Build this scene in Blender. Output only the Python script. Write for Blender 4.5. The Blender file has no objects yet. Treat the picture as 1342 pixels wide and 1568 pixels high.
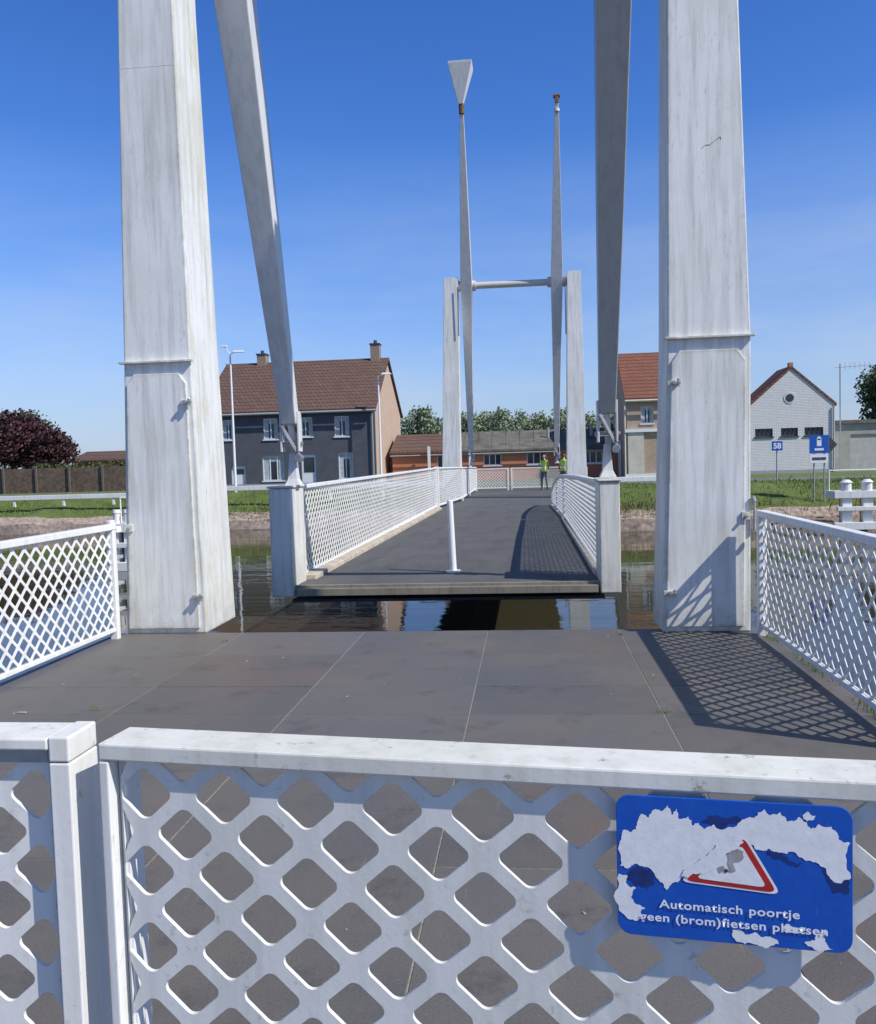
import bpy, bmesh, math, random
from mathutils import Matrix, Vector, noise
from mathutils.geometry import tessellate_polygon
random.seed(7)
sc=bpy.context.scene
COL=sc.collection
# ------------------------------------------------------------------ materials
def newmat(name):
    m=bpy.data.materials.new(name);m.use_nodes=True
    nt=m.node_tree;b=nt.nodes["Principled BSDF"]
    return m,nt,b
def N(nt,t,**k):
    n=nt.nodes.new(t)
    for a,v in k.items(): setattr(n,a,v)
    return n
def coords(nt,scale=(1,1,1)):
    tc=N(nt,"ShaderNodeTexCoord");mp=N(nt,"ShaderNodeMapping");mp.inputs['Scale'].default_value=scale
    nt.links.new(tc.outputs['Object'],mp.inputs['Vector']);return mp.outputs[0]
def noise_n(nt,vec,scale,detail=6,rough=.6):
    n=N(nt,"ShaderNodeTexNoise");n.inputs['Scale'].default_value=scale;n.inputs['Detail'].default_value=detail;n.inputs['Roughness'].default_value=rough
    nt.links.new(vec,n.inputs['Vector']);return n.outputs['Fac']
def ramp(nt,fac,a,b,ca=(0,0,0,1),cb=(1,1,1,1)):
    r=N(nt,"ShaderNodeValToRGB");r.color_ramp.elements[0].position=a;r.color_ramp.elements[1].position=b
    r.color_ramp.elements[0].color=ca;r.color_ramp.elements[1].color=cb
    nt.links.new(fac,r.inputs[0]);return r.outputs[0]
def mix(nt,fac,a,b,mode='MIX'):
    m=N(nt,"ShaderNodeMix",data_type='RGBA',blend_type=mode)
    def s(i,v):
        if isinstance(v,bpy.types.NodeSocket): nt.links.new(v,m.inputs[i])
        elif isinstance(v,(int,float)): m.inputs[i].default_value=v
        else: m.inputs[i].default_value=(*v[:3],1)
    s(0,fac);s(6,a);s(7,b);return m.outputs[2]
def math_(nt,op,a,b=0.0,clamp=False):
    m=N(nt,"ShaderNodeMath",operation=op);m.use_clamp=clamp
    for i,v in enumerate((a,b)):
        if isinstance(v,bpy.types.NodeSocket): nt.links.new(v,m.inputs[i])
        else: m.inputs[i].default_value=v
    return m.outputs[0]
def mul(nt,a,b): return math_(nt,'MULTIPLY',a,b)
def bump(nt,b,h,strength,dist=.01):
    n=N(nt,"ShaderNodeBump");n.inputs['Strength'].default_value=strength;n.inputs['Distance'].default_value=dist
    nt.links.new(h,n.inputs['Height']);nt.links.new(n.outputs[0],b.inputs['Normal'])
def paint(name,base=(.74,.75,.74),streak=.35,rust=.5,algae=.25,rough=.45,dirt=(.36,.36,.31),speck=1.0,edge=0):
    m,nt,b=newmat(name)
    v=coords(nt);vs=coords(nt,(9,9,.55))
    st=ramp(nt,noise_n(nt,vs,1.6,8,.65),.45,.76)
    big=ramp(nt,noise_n(nt,v,1.1,6,.65),.42,.8)
    c=mix(nt,mul(nt,st,streak),base,dirt)
    c=mix(nt,mul(nt,big,algae),c,(.45,.45,.32))
    fine=ramp(nt,noise_n(nt,v,34,6,.7),.60,.72)
    c=mix(nt,mul(nt,fine,.28*speck),c,(.28,.27,.22))
    rs=ramp(nt,noise_n(nt,v,9,9,.75),.70,.76)
    c=mix(nt,mul(nt,rs,rust),c,(.20,.085,.035))
    if edge:
        bv=N(nt,"ShaderNodeBevel");bv.samples=4;bv.inputs['Radius'].default_value=.06
        g=N(nt,"ShaderNodeNewGeometry");dt=N(nt,"ShaderNodeVectorMath",operation='DOT_PRODUCT')
        nt.links.new(bv.outputs[0],dt.inputs[0]);nt.links.new(g.outputs['Normal'],dt.inputs[1])
        em=ramp(nt,dt.outputs['Value'],.80,.995,(1,1,1,1),(0,0,0,1))
        en=ramp(nt,noise_n(nt,v,5,9,.75),.40,.58)
        c=mix(nt,mul(nt,mul(nt,em,en),edge),c,(.30,.30,.16))
        sp=N(nt,"ShaderNodeSeparateXYZ");nt.links.new(g.outputs['Normal'],sp.inputs[0])
        sx=ramp(nt,math_(nt,'ABSOLUTE',sp.outputs[0]),.5,.9)
        sn=ramp(nt,noise_n(nt,coords(nt,(1,1,.6)),2.6,10,.78),.48,.64)
        c=mix(nt,mul(nt,mul(nt,sx,sn),.50),c,(.50,.48,.28))
        bs=ramp(nt,noise_n(nt,coords(nt,(30,30,6)),1.5,8,.8),.56,.67)
        bm_=ramp(nt,noise_n(nt,coords(nt,(3,3,.7)),.9,5,.6),.42,.58)
        c=mix(nt,mul(nt,mul(nt,bs,bm_),.6),c,(.25,.25,.21))
        sz=N(nt,"ShaderNodeSeparateXYZ");nt.links.new(v,sz.inputs[0])
        lo=ramp(nt,sz.outputs[2],.0,.45,(1,1,1,1),(0,0,0,1))
        c=mix(nt,mul(nt,mul(nt,lo,ramp(nt,noise_n(nt,v,7,8,.7),.35,.65)),.6),c,(.36,.33,.27))
    nt.links.new(c,b.inputs['Base Color']);b.inputs['Roughness'].default_value=rough
    bump(nt,b,noise_n(nt,v,60,5,.6),.12,.004)
    return m
def simple(name,col,rough=.7,var=.25,scale=6,metal=0,bmp=.0,alt=None):
    m,nt,b=newmat(name);v=coords(nt)
    f=noise_n(nt,v,scale,6,.65)
    dark=alt or tuple(x*(1-var) for x in col);lite=tuple(min(1,x*(1+var)) for x in col)
    c=ramp(nt,f,.3,.7,(*dark,1),(*lite,1))
    nt.links.new(c,b.inputs['Base Color']);b.inputs['Roughness'].default_value=rough;b.inputs['Metallic'].default_value=metal
    if bmp: bump(nt,b,f,bmp,.02)
    return m
def brick(name,c1,c2,mortar,bw=.22,bh=.07,ms=.012,patch=.3):
    m,nt,b=newmat(name)
    tc=N(nt,"ShaderNodeTexCoord");sp=N(nt,"ShaderNodeSeparateXYZ");nt.links.new(tc.outputs['Object'],sp.inputs[0])
    ad=N(nt,"ShaderNodeMath",operation='ADD');nt.links.new(sp.outputs[0],ad.inputs[0]);nt.links.new(sp.outputs[1],ad.inputs[1])
    cb=N(nt,"ShaderNodeCombineXYZ");nt.links.new(ad.outputs[0],cb.inputs[0]);nt.links.new(sp.outputs[2],cb.inputs[1])
    br=N(nt,"ShaderNodeTexBrick");br.inputs['Scale'].default_value=1;br.inputs['Brick Width'].default_value=bw;br.inputs['Row Height'].default_value=bh;br.inputs['Mortar Size'].default_value=ms
    br.inputs['Color1'].default_value=(*c1,1);br.inputs['Color2'].default_value=(*c2,1);br.inputs['Mortar'].default_value=(*mortar,1)
    nt.links.new(cb.outputs[0],br.inputs['Vector'])
    f=ramp(nt,noise_n(nt,tc.outputs['Object'],.9,7,.7),.35,.75)
    c=mix(nt,mul(nt,f,patch),br.outputs['Color'],tuple(x*.45 for x in c1))
    nt.links.new(c,b.inputs['Base Color']);b.inputs['Roughness'].default_value=.85
    bump(nt,b,br.outputs['Fac'],-.3,.01)
    return m
def leafm(name,dark,light,rough=.6,dk=.45):
    m,nt,b=newmat(name)
    g=N(nt,"ShaderNodeNewGeometry")
    c=ramp(nt,g.outputs['Random Per Island'],0,1,(*dark,1),(*light,1))
    c2=mix(nt,ramp(nt,noise_n(nt,coords(nt),.6,3,.5),.35,.7),c,tuple(x*.55 for x in dark))
    c3=mix(nt,dk,c,c2)
    nt.links.new(c3,b.inputs['Base Color']);b.inputs['Roughness'].default_value=rough
    return m
WHITE=paint("white_paint_tower",(.77,.77,.75),.72,.25,.38,edge=.95)
WBEAM=paint("white_paint_beam",(.68,.68,.67),.55,.25,.2)
WBEAM_SHADED=paint("shaded_beam_paint",(.36,.37,.375),.5,.3,.25,dirt=(.20,.20,.19))  # right beam: tower shade put into the base grey, streaks and rust on top
WRAIL=paint("white_paint_railing",(.79,.79,.77),.42,.6,.25,speck=1.4)
WGATE=paint("white_paint_gate",(.76,.76,.74),.42,.5,.24,rough=.4,speck=1.8)
WGATETOP=paint("white_paint_gate_top",(.76,.75,.71),.50,1.4,.55,rough=.5,speck=3.4)
GREYP=simple("grey_galvanised",(.33,.34,.35),.45,.2,20)
METAL=simple("steel_bolt",(.45,.44,.42),.35,.3,40,metal=.8)
RUST=simple("rust",(.17,.09,.055),.9,.5,18,bmp=.3)
KERB=simple("weathered_kerb",(.46,.40,.31),.85,.35,5,bmp=.2)
def slabmat():
    m,nt,b=newmat("concrete_slab");v=coords(nt)
    g=N(nt,"ShaderNodeNewGeometry")
    base=ramp(nt,g.outputs['Random Per Island'],0,1,(.074,.071,.067,1),(.112,.105,.098,1))
    big=ramp(nt,noise_n(nt,v,.9,7,.68),.38,.72)
    c=mix(nt,mul(nt,big,.8),base,(.138,.120,.101))
    br=ramp(nt,noise_n(nt,coords(nt,(1,.7,1)),.55,4,.5),.53,.67)
    c=mix(nt,mul(nt,br,.6),c,(.145,.092,.065))
    fine=ramp(nt,noise_n(nt,v,90,4,.7),.35,.7)
    c=mix(nt,mul(nt,fine,.34),c,(.19,.182,.17))
    sp=ramp(nt,noise_n(nt,v,26,3,.8),.71,.75)
    c=mix(nt,mul(nt,sp,.65),c,(.33,.32,.29))
    dk=ramp(nt,noise_n(nt,v,2.6,9,.75),.55,.70)
    c=mix(nt,mul(nt,dk,.65),c,(.045,.042,.038))
    scr=ramp(nt,noise_n(nt,coords(nt,(14,1.2,1)),1.8,6,.7),.63,.70)
    c=mix(nt,mul(nt,scr,.32),c,(.24,.23,.22))
    nt.links.new(c,b.inputs['Base Color']);nt.links.new(ramp(nt,big,0,1,(.5,.5,.5,1),(.75,.75,.75,1)),b.inputs['Roughness'])
    bump(nt,b,noise_n(nt,v,120,4,.7),.35,.004)
    return m
SLAB=slabmat()
def deckmat():
    m,nt,b=newmat("deck_surfacing");v=coords(nt)
    f=ramp(nt,noise_n(nt,v,1.2,7,.65),.35,.75,(.070,.070,.070,1),(.108,.105,.099,1))
    fine=ramp(nt,noise_n(nt,v,60,4,.7),.4,.7)
    c=mix(nt,mul(nt,fine,.3),f,(.18,.18,.175))
    dk=ramp(nt,noise_n(nt,coords(nt,(2,.4,1)),1.3,8,.7),.50,.68)
    c=mix(nt,mul(nt,dk,.55),c,(.046,.044,.041))
    nt.links.new(c,b.inputs['Base Color']);b.inputs['Roughness'].default_value=.8
    bump(nt,b,noise_n(nt,v,90,3,.7),.3,.005);return m
DECK=deckmat()
UNDER=simple("deck_underside_steel",(.045,.05,.055),.7,.4,3)
JOINT=simple("joint_sand",(.27,.25,.21),.95,.5,30)
CONC=simple("old_concrete",(.26,.245,.22),.9,.35,2.2,bmp=.3)
# ------------------------------------------------------------------ mesh helpers
def empty(name,loc=(0,0,0)):
    e=bpy.data.objects.new(name,None);e.location=loc;e.empty_display_size=.3;COL.objects.link(e);return e
class M:
    def __init__(s): s.v=[];s.f=[];s.mi=[]
    def add(s,vs,fs,mi=0):
        o=len(s.v);s.v+=[tuple(v) for v in vs]
        for f in fs: s.f.append(tuple(i+o for i in f));s.mi.append(mi)
    def box(s,x0,x1,y0,y1,z0,z1,mi=0,T=None):
        vs=[Vector(p) for p in ((x0,y0,z0),(x1,y0,z0),(x1,y1,z0),(x0,y1,z0),(x0,y0,z1),(x1,y0,z1),(x1,y1,z1),(x0,y1,z1))]
        if T: vs=[T@v for v in vs]
        s.add(vs,[(3,2,1,0),(4,5,6,7),(0,1,5,4),(1,2,6,5),(2,3,7,6),(3,0,4,7)],mi)
    def loft(s,secs,mi=0,T=None):
        vs=[];fs=[]
        for z,x0,x1,y0,y1 in secs:
            vs+=[Vector((x0,y0,z)),Vector((x1,y0,z)),Vector((x1,y1,z)),Vector((x0,y1,z))]
        if T: vs=[T@v for v in vs]
        n=len(secs)
        fs.append((3,2,1,0));k=4*(n-1);fs.append((k,k+1,k+2,k+3))
        for i in range(n-1):
            a=4*i;b=a+4
            for j in range(4): fs.append((a+j,a+(j+1)%4,b+(j+1)%4,b+j))
        s.add(vs,fs,mi)
    def beam(s,p,q,w,h=None,mi=0,w2=None,h2=None):
        p=Vector(p);q=Vector(q);h=h or w;w2=w2 or w;h2=h2 or h
        d=(q-p).normalized();ref=Vector((0,0,1)) if abs(d.z)<.9 else Vector((0,1,0))
        sx=d.cross(ref).normalized();sy=sx.cross(d).normalized()
        vs=[]
        for c,ww,hh in ((p,w,h),(q,w2,h2)):
            for a,b in ((-1,-1),(1,-1),(1,1),(-1,1)): vs.append(c+sx*a*ww/2+sy*b*hh/2)
        s.add(vs,[(0,1,2,3),(7,6,5,4),(0,4,5,1),(1,5,6,2),(2,6,7,3),(3,7,4,0)],mi)
    def cyl(s,p,q,r,n=16,mi=0,r2=None):
        p=Vector(p);q=Vector(q);r2=r if r2 is None else r2
        d=(q-p).normalized();ref=Vector((0,0,1)) if abs(d.z)<.9 else Vector((0,1,0))
        sx=d.cross(ref).normalized();sy=sx.cross(d).normalized();vs=[]
        for c,rr in ((p,r),(q,r2)):
            for i in range(n):
                a=2*math.pi*i/n;vs.append(c+sx*math.cos(a)*rr+sy*math.sin(a)*rr)
        fs=[tuple(range(n)),tuple(range(2*n-1,n-1,-1))]+[(i,i+n,(i+1)%n+n,(i+1)%n) for i in range(n)]
        s.add(vs,fs,mi)
    def obj(s,name,mats,parent=None,bevel=0,smooth=False,fix=True):
        me=bpy.data.meshes.new(name);me.from_pydata(s.v,[],s.f)
        if not isinstance(mats,(list,tuple)): mats=[mats]
        for m in mats: me.materials.append(m)
        for p,i in zip(me.polygons,s.mi): p.material_index=i
        if fix:
            bm=bmesh.new();bm.from_mesh(me);bmesh.ops.recalc_face_normals(bm,faces=bm.faces);bm.to_mesh(me);bm.free()
        if smooth:
            for p in me.polygons: p.use_smooth=True
        me.update()
        o=bpy.data.objects.new(name,me);COL.objects.link(o)
        if parent: o.parent=parent
        if bevel:
            b=o.modifiers.new("bevel",'BEVEL');b.width=bevel;b.segments=2;b.limit_method='ANGLE';b.angle_limit=math.radians(40)
        return o
def lattice(name,L,H,origin,ud,mat,parent,a=.158,b=.148,P=.0620,Q=.0560,R=.013,th=.006,nc=5,u0=0,w0=0,topfun=None,wd=(0,0,1)):
    """expanded-metal lattice in the plane (ud, wd): straight crossing bars, diamond openings with rounded tips"""
    ud=Vector(ud).normalized();wd=Vector(wd);nd=ud.cross(wd);O=Vector(origin)
    inner=[];outer=[]
    corners=[(P,0),(0,Q),(-P,0),(0,-Q)]
    for i in range(4):
        c=Vector(corners[i]);pr=Vector(corners[i-1]);nx=Vector(corners[(i+1)%4])
        d1=(pr-c).normalized();d2=(nx-c).normalized();half=d1.angle(d2)/2
        rr_=R*(1.0 if i%2==0 else 1.25);t=rr_/math.tan(half)
        A=c+d1*t;B=c+d2*t;ctr=c+(d1+d2).normalized()*(rr_/math.sin(half))
        a0=math.atan2(A.y-ctr.y,A.x-ctr.x);a1=math.atan2(B.y-ctr.y,B.x-ctr.x)
        da=(a1-a0+math.pi)%(2*math.pi)-math.pi
        for k in range(nc):
            an=a0+da*k/(nc-1);inner.append((ctr.x+rr_*math.cos(an),ctr.y+rr_*math.sin(an)))
    n=len(inner)
    for (x,y) in inner:
        l=math.hypot(x,y);cc,ss=x/l,y/l;r=1/(abs(cc)/(a/2)+abs(ss)/(b/2));outer.append((cc*r,ss*r))
    V=[];F=[]
    ni=int(L/a*2)+3;nj=int(H/b*2)+3
    for j in range(-1,nj):
        for i in range(-1,ni):
            if (i+j)%2: continue
            cu=i*a/2+u0;cw=j*b/2+w0
            if cu<-a/2 or cu>L+a/2 or cw<-b/2 or cw>H+b/2: continue
            o=len(V)
            for ring in (outer,inner):
                for sd in (-th/2,th/2):
                    for (x,y) in ring:
                        uu=min(max(cu+x,0),L);hh=H if topfun is None else topfun(uu)
                        ww=min(max(cw+y,0),hh)
                        V.append(O+ud*uu+wd*ww+nd*sd)
            for m in range(n):
                m2=(m+1)%n
                F.append((o+m,o+m2,o+2*n+m2,o+2*n+m))
                F.append((o+n+m,o+3*n+m,o+3*n+m2,o+n+m2))
                F.append((o+2*n+m,o+2*n+m2,o+3*n+m2,o+3*n+m))
    me=bpy.data.meshes.new(name);me.from_pydata([tuple(v) for v in V],[],F);me.materials.append(mat);me.update()
    ob=bpy.data.objects.new(name,me);COL.objects.link(ob);ob.parent=parent
    return ob

# ------------------------------------------------------------------ camera
f=1342.;yaw=math.radians(5.93);pit=math.radians(3.37);rol=math.radians(1.66)
fwd=Vector((-math.sin(yaw)*math.cos(pit),math.cos(yaw)*math.cos(pit),-math.sin(pit)))
rt=Vector((math.cos(yaw),math.sin(yaw),0));up=rt.cross(fwd)
cx=rt*math.cos(rol)-up*math.sin(rol);cy=rt*math.sin(rol)+up*math.cos(rol);cz=-fwd
cam=bpy.data.cameras.new("camera");cam.sensor_fit='HORIZONTAL';cam.sensor_width=36;cam.lens=36;cam.clip_start=.05;cam.clip_end=6000
co=bpy.data.objects.new("camera",cam);COL.objects.link(co)
mw=Matrix((cx,cy,cz)).transposed().to_4x4();mw.translation=Vector((0,0,1.6));co.matrix_world=mw
sc.camera=co
# ------------------------------------------------------------------ light
D=Vector((1.0,-.45,1.07)).normalized()
sl=bpy.data.lights.new("sun",'SUN');sl.energy=5.0;sl.angle=math.radians(.5);sl.color=(1,.95,.87)
so=bpy.data.objects.new("sun",sl);so.rotation_euler=D.to_track_quat('Z','Y').to_euler();so.location=(20,-10,30);COL.objects.link(so)
w=bpy.data.worlds.new("World");sc.world=w;w.use_nodes=True;nt=w.node_tree
sky=nt.nodes.new("ShaderNodeTexSky");sky.sky_type='NISHITA';sky.sun_disc=False
sky.sun_elevation=math.asin(D.z);sky.sun_rotation=math.atan2(D.x,D.y);sky.altitude=0;sky.air_density=1.0;sky.dust_density=.5;sky.ozone_density=3.0
tc=N(nt,"ShaderNodeTexCoord");sp=N(nt,"ShaderNodeSeparateXYZ");nt.links.new(tc.outputs['Generated'],sp.inputs[0])
r=N(nt,"ShaderNodeValToRGB");nt.links.new(sp.outputs[2],r.inputs[0])
els=r.color_ramp.elements
els[0].position=0.0;els[0].color=(.90/2.3,1.02/2.3,1.45/2.3,1)
els[1].position=.9;els[1].color=(.64/2.3,.80/2.3,.98/2.3,1)
for p_,c_ in ((.10,(.86,1.14,1.72)),(.28,(.64,1.10,1.88)),(.5,(.46,.96,1.82)),(.68,(.56,.85,1.22))):
    e_=els.new(p_);e_.color=tuple(x/2.3 for x in c_)+(1,)
sc_=N(nt,"ShaderNodeVectorMath",operation='SCALE');nt.links.new(r.outputs[0],sc_.inputs[0]);sc_.inputs['Scale'].default_value=2.3
mm=N(nt,"ShaderNodeVectorMath",operation='MULTIPLY');nt.links.new(sky.outputs[0],mm.inputs[0]);nt.links.new(sc_.outputs[0],mm.inputs[1])
mp=N(nt,"ShaderNodeMapping");mp.inputs['Scale'].default_value=(1.6,1.6,8);mp.inputs['Location'].default_value=(.4,.1,.2);nt.links.new(tc.outputs['Generated'],mp.inputs[0])
cn=ramp(nt,noise_n(nt,mp.outputs[0],1.7,6,.6),.35,.72,(.34,.34,.34,1),(1,1,1,1))
band=ramp(nt,sp.outputs[2],.0,.34,(1,1,1,1),(0,0,0,1))
cl=mix(nt,mul(nt,mul(nt,cn,band),.95),mm.outputs[0],(5.9,7.1,9.0))
bg=nt.nodes["Background"];bg.inputs['Strength'].default_value=.090;nt.links.new(cl,bg.inputs['Color'])
sc.view_settings.view_transform='Standard';sc.view_settings.look='None';sc.view_settings.exposure=0
# ------------------------------------------------------------------ near platform
plat=empty("bridge_platform")
xs=[-4.04,-2.76,-1.57,-.40,.80,2.10];ys=[-3,-1.9,-.8,.3,1.3,2.3,3.35,4.38,5.42,6.10,7.12,8.12]
m=M()
for i in range(5):
    for j in range(len(ys)-1):
        g=.0034
        m.box(xs[i]+g,xs[i+1]-g,ys[j]+g,ys[j+1]-g,-.12,random.uniform(-.001,.001))
m.obj("slabs",SLAB,plat,.002)
m=M();m.box(-4.02,2.08,-2.98,8.10,-.45,-.003);m.obj("joints",JOINT,plat)
m=M();m.box(-4.03,-3.99,-2.98,8.08,-.7,-.2);m.box(2.06,2.09,-2.98,8.08,-.7,-.2);m.box(-3.9,2.0,-2.9,7.9,-4,-.46);m.obj("pier",CONC,plat)
# ------------------------------------------------------------------ towers
def tower(name,side,secs,near=True):
    e=empty(name)
    m=M();m.loft(secs,0);m.obj("column",WHITE,e,.012)
    def at(z):
        for a,b in zip(secs,secs[1:]):
            if a[0]<=z<=b[0]:
                t=(z-a[0])/(b[0]-a[0]);return [a[i]+(b[i]-a[i])*t for i in range(5)]
    s=-1 if near else 1
    zL=2.6;A=at(zL);B=at(.03)
    yf=A[3] if near else A[4]; yb=B[3] if near else B[4]
    m=M()
    m.box(A[1]-.03,A[2]+.03,min(yf,yf+s*.05),max(yf,yf+s*.05),zL,zL+.022,0);m.obj("ledge",WHITE,e,.004)
    m=M();zt=2.50;C=at(zt)
    m.loft([(.05,B[1]+.03,B[2]-.06,min(yb+s*.022,yb+.002),max(yb+s*.022,yb+.002)),(zt-.10,C[1]+.03,C[2]-.05,min(yf+s*.022,yf+.002),max(yf+s*.022,yf+.002)),(zt,C[1]+.10,C[2]-.12,min(yf+s*.022,yf+.002),max(yf+s*.022,yf+.002))])
    m.obj("service_door",WHITE,e,.006)
    m=M()
    for z in (.36,2.22):
        Z=at(z);xh=(Z[2]-.05) if side<0 else (Z[1]+.05);y=(Z[3] if near else Z[4])+s*.022
        m.cyl((xh,y,z),(xh,y+s*.07,z),.018,12,0)
        m.box(xh-.05,xh+.05,min(y,y+s*.022),max(y,y+s*.022),z-.02,z+.02,1)
        m.cyl((xh+.04,y+s*.05,z-.035),(xh+.04,y+s*.05,z+.035),.014,10,0)
        m.box(xh-.02,xh+.06,min(y+s*.03,y+s*.065),max(y+s*.03,y+s*.065),z-.008,z+.008,0)
    Z=at(1.05);xh=(Z[1]+.05) if side<0 else (Z[2]-.05);y=(Z[3] if near else Z[4])+s*.022
    m.box(xh-.035,xh+.035,min(y,y+s*.02),max(y,y+s*.02),1.0,1.07,1);m.cyl((xh,y,1.03),(xh,y+s*.05,1.03),.014,10,0)
    m.obj("hinges",[METAL,WHITE],e,.003)
    if near:
        m=M();Z=at(5.35)
        if side<0: m.box(Z[1]+.01,Z[2]-.01,Z[3]-.0012,Z[3]+.002,5.345,5.350)
        if side>0:
            Z=at(4.27);pts=[(1.56,4.235),(1.60,4.262),(1.63,4.258),(1.67,4.29),(1.72,4.325),(1.725,4.30)]
            for a_,b_ in zip(pts,pts[1:]): m.beam((a_[0],Z[3]-.001,a_[1]),(b_[0],Z[3]-.001,b_[1]),.003,.003,1)
        m.obj("seam",[WHITE,UNDER],e)
    return e
tower("bridge_tower",-1,[(0,-3.92,-3.12,8.10,8.95),(2.6,-3.82,-3.16,8.10,8.88),(6,-3.71,-3.18,8.10,8.72),(8.75,-3.62,-3.17,8.12,8.62)])
tower("bridge_tower",1,[(0,1.17,1.94,7.96,8.55),(2.6,1.25,1.96,7.96,8.50),(6,1.29,1.87,7.98,8.44),(8.75,1.31,1.81,8.0,8.42)])
tower("bridge_tower",-1,[(0,-3.44,-2.66,34.7,35.5),(3.5,-3.30,-2.64,34.75,35.45),(8.75,-3.13,-2.57,34.8,35.35)],False)
tower("bridge_tower",1,[(0,1.50,2.30,34.7,35.5),(3.5,1.58,2.26,34.75,35.45),(8.78,1.68,2.20,34.8,35.35)],False)
# ------------------------------------------------------------------ lifting beams
AXP=paint("axle_paint",(.6,.58,.53),.4,.9,.3)
def lift(name,Yp,Yb,XL,XR,cwL=True,cwR=True,zb=2.1,ztop=14.6,dXL=0,dXR=0,matR=None):
    e=empty(name);zp=8.45
    dirv=(Yp-Yb)/(zp-zb)
    for tag,X0,cw,dX in (("left",XL,cwL,dXL),("right",XR,cwR,dXR)):
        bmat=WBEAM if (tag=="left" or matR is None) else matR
        m=M();secs=[]
        for z,wx,wy in ((zb,.19,.18),(4.2,.28,.27),(6.2,.35,.36),(zp,.46,.46),(11.2,.32,.34),(13.6,.19,.2),(ztop,.13,.14)):
            y=Yb+(z-zb)*dirv;X=X0+dX*(z-zb)/(zp-zb);secs.append((z,X-wx/2,X+wx/2,y-wy/2,y+wy/2))
        m.loft(secs);m.obj("beam_"+tag,bmat,e,.012)
        m=M();X=X0+dX*(ztop-zb)/(zp-zb)
        yt=Yb+(ztop-zb)*dirv
        if cw:
            m.cyl((X,yt,ztop-.25),(X,yt,ztop+.12),.10,10,1);m.cyl((X-.1,yt-.02,ztop),(X+.1,yt-.02,ztop),.05,8,1)
            m.loft([(ztop+.08,X-.10,X+.06,yt-.12,yt+.12),(ztop+1.42,X-.43,X+.43,yt-.42,yt+.42),(ztop+1.50,X-.44,X+.44,yt-.43,yt+.43)],0)
        else:
            m.box(X-.07,X+.07,yt-.08,yt+.08,ztop-.1,ztop+.12,1);m.cyl((X-.12,yt,ztop+.16),(X+.12,yt,ztop+.16),.08,10,1);m.cyl((X,yt,ztop-.4),(X,yt,ztop-.3),.1,10,0)
        m.obj("counterweight_"+tag,[WBEAM,RUST],e,.01)
        m=M();X=X0
        for dx in (-.11,.11):
            m.box(X+dx-.012,X+dx+.012,Yb-.07,Yb+.09,zb-.34,zb+.16,0)
        m.cyl((X-.15,Yb,zb-.24),(X+.15,Yb,zb-.24),.03,12,1)
        m.beam((X,Yb,zb+.02),(X+.02,Yb+.10,zb-.42),.07,.07,0)
        m.loft([(1.34,X-.10,X+.10,Yb-.02,Yb+.16),(1.42,X-.06,X+.06,Yb,Yb+.14),(zb-.36,X-.035,X+.035,Yb+.03,Yb+.11)],0)
        m.beam((X-.09,Yb-.10,zb-.02),(X+.11,Yb-.02,zb-.40),.04,.04,2)
        m.cyl((X+.1,Yb-.09,zb-.42),(X+.1,Yb+.05,zb-.42),.05,12,1)
        m.obj("hanger_"+tag,[WBEAM,METAL,GREYP],e,.004)
    XA=XL+dXL;XB=XR+dXR
    m=M();m.cyl((XA-.9,Yp,zp),(XB+.6,Yp,zp),.13,20,0)
    for X in (XA,XB): m.cyl((X-.36,Yp,zp),(X+.36,Yp,zp),.2,20,0)
    m.obj("axle",AXP,e)
    m=M();pts=[]
    for i in range(9):
        t=i/8;pts.append(Vector((XB+.3,Yp-.35-.15*math.sin(t*3.1),zp-.1-2.0*t)))
    for a_,b_ in zip(pts,pts[1:]): m.cyl(a_,b_,.018,6)
    pts=[Vector((XA-.33,Yp-.4,zp-.1-1.9*i/8)) for i in range(9)]
    for a_,b_ in zip(pts,pts[1:]): m.cyl(a_,b_,.018,6)
    m.obj("cables",UNDER,e)
    return e
lift("lifting_beam_frame",8.5,10.72,-2.93,.96,matR=WBEAM_SHADED)
lift("lifting_beam_frame",35.1,37.3,-2.38,1.23,True,False,2.0,14.55,.13,.06)
# ------------------------------------------------------------------ moving deck
dk=empty("bridge_deck")
m=M();zn=.095
m.add([(-3.02,10.55,zn-.1),(.93,10.55,zn-.1),(.93,33.4,-.1),(-3.02,33.4,-.1),(-3.02,10.55,zn),(.93,10.55,zn),(.93,33.4,0),(-3.02,33.4,0)],[(3,2,1,0),(4,5,6,7),(0,1,5,4),(1,2,6,5),(2,3,7,6),(3,0,4,7)])
m.obj("surface",DECK,dk)
def dz(y): return zn*(33.4-y)/(33.4-10.55)
m=M();m.box(-2.86,.80,10.46,10.54,-.02,.070,0);m.box(-3.06,.98,10.542,10.6,-.015,.105,0);m.obj("edge_beam",paint("deck_edge_paint",(.22,.195,.155),.8,1.6,.3,speck=3,dirt=(.10,.09,.07)),dk,.006)
m=M();m.box(-3.0,.9,10.75,33.4,-.14,-.102)
for x in (-2.8,-1.9,-.95,0,.7): m.box(x-.06,x+.06,16,33.3,-.27,-.142)
m.obj("girders",UNDER,dk)
m=M()
m.beam((-2.885,11.15,dz(11)+.03),(-2.885,28.1,dz(28)+.03),.20,.07);m.beam((.865,11.15,dz(11)+.03),(.86,22,dz(22)+.03),.12,.07);m.obj("kerbs",KERB,dk,.01)
CP=paint("corner_post_paint",(.76,.75,.70),.6,.6,.4,dirt=(.33,.29,.22),edge=.9)
m=M()
m.box(-3.17,-2.90,10.47,11.12,-.03,1.31);m.box(-3.19,-2.88,10.45,11.14,1.312,1.34)
m.box(.83,1.07,10.47,11.12,-.03,1.29);m.box(.81,1.09,10.45,11.14,1.292,1.32)
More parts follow.
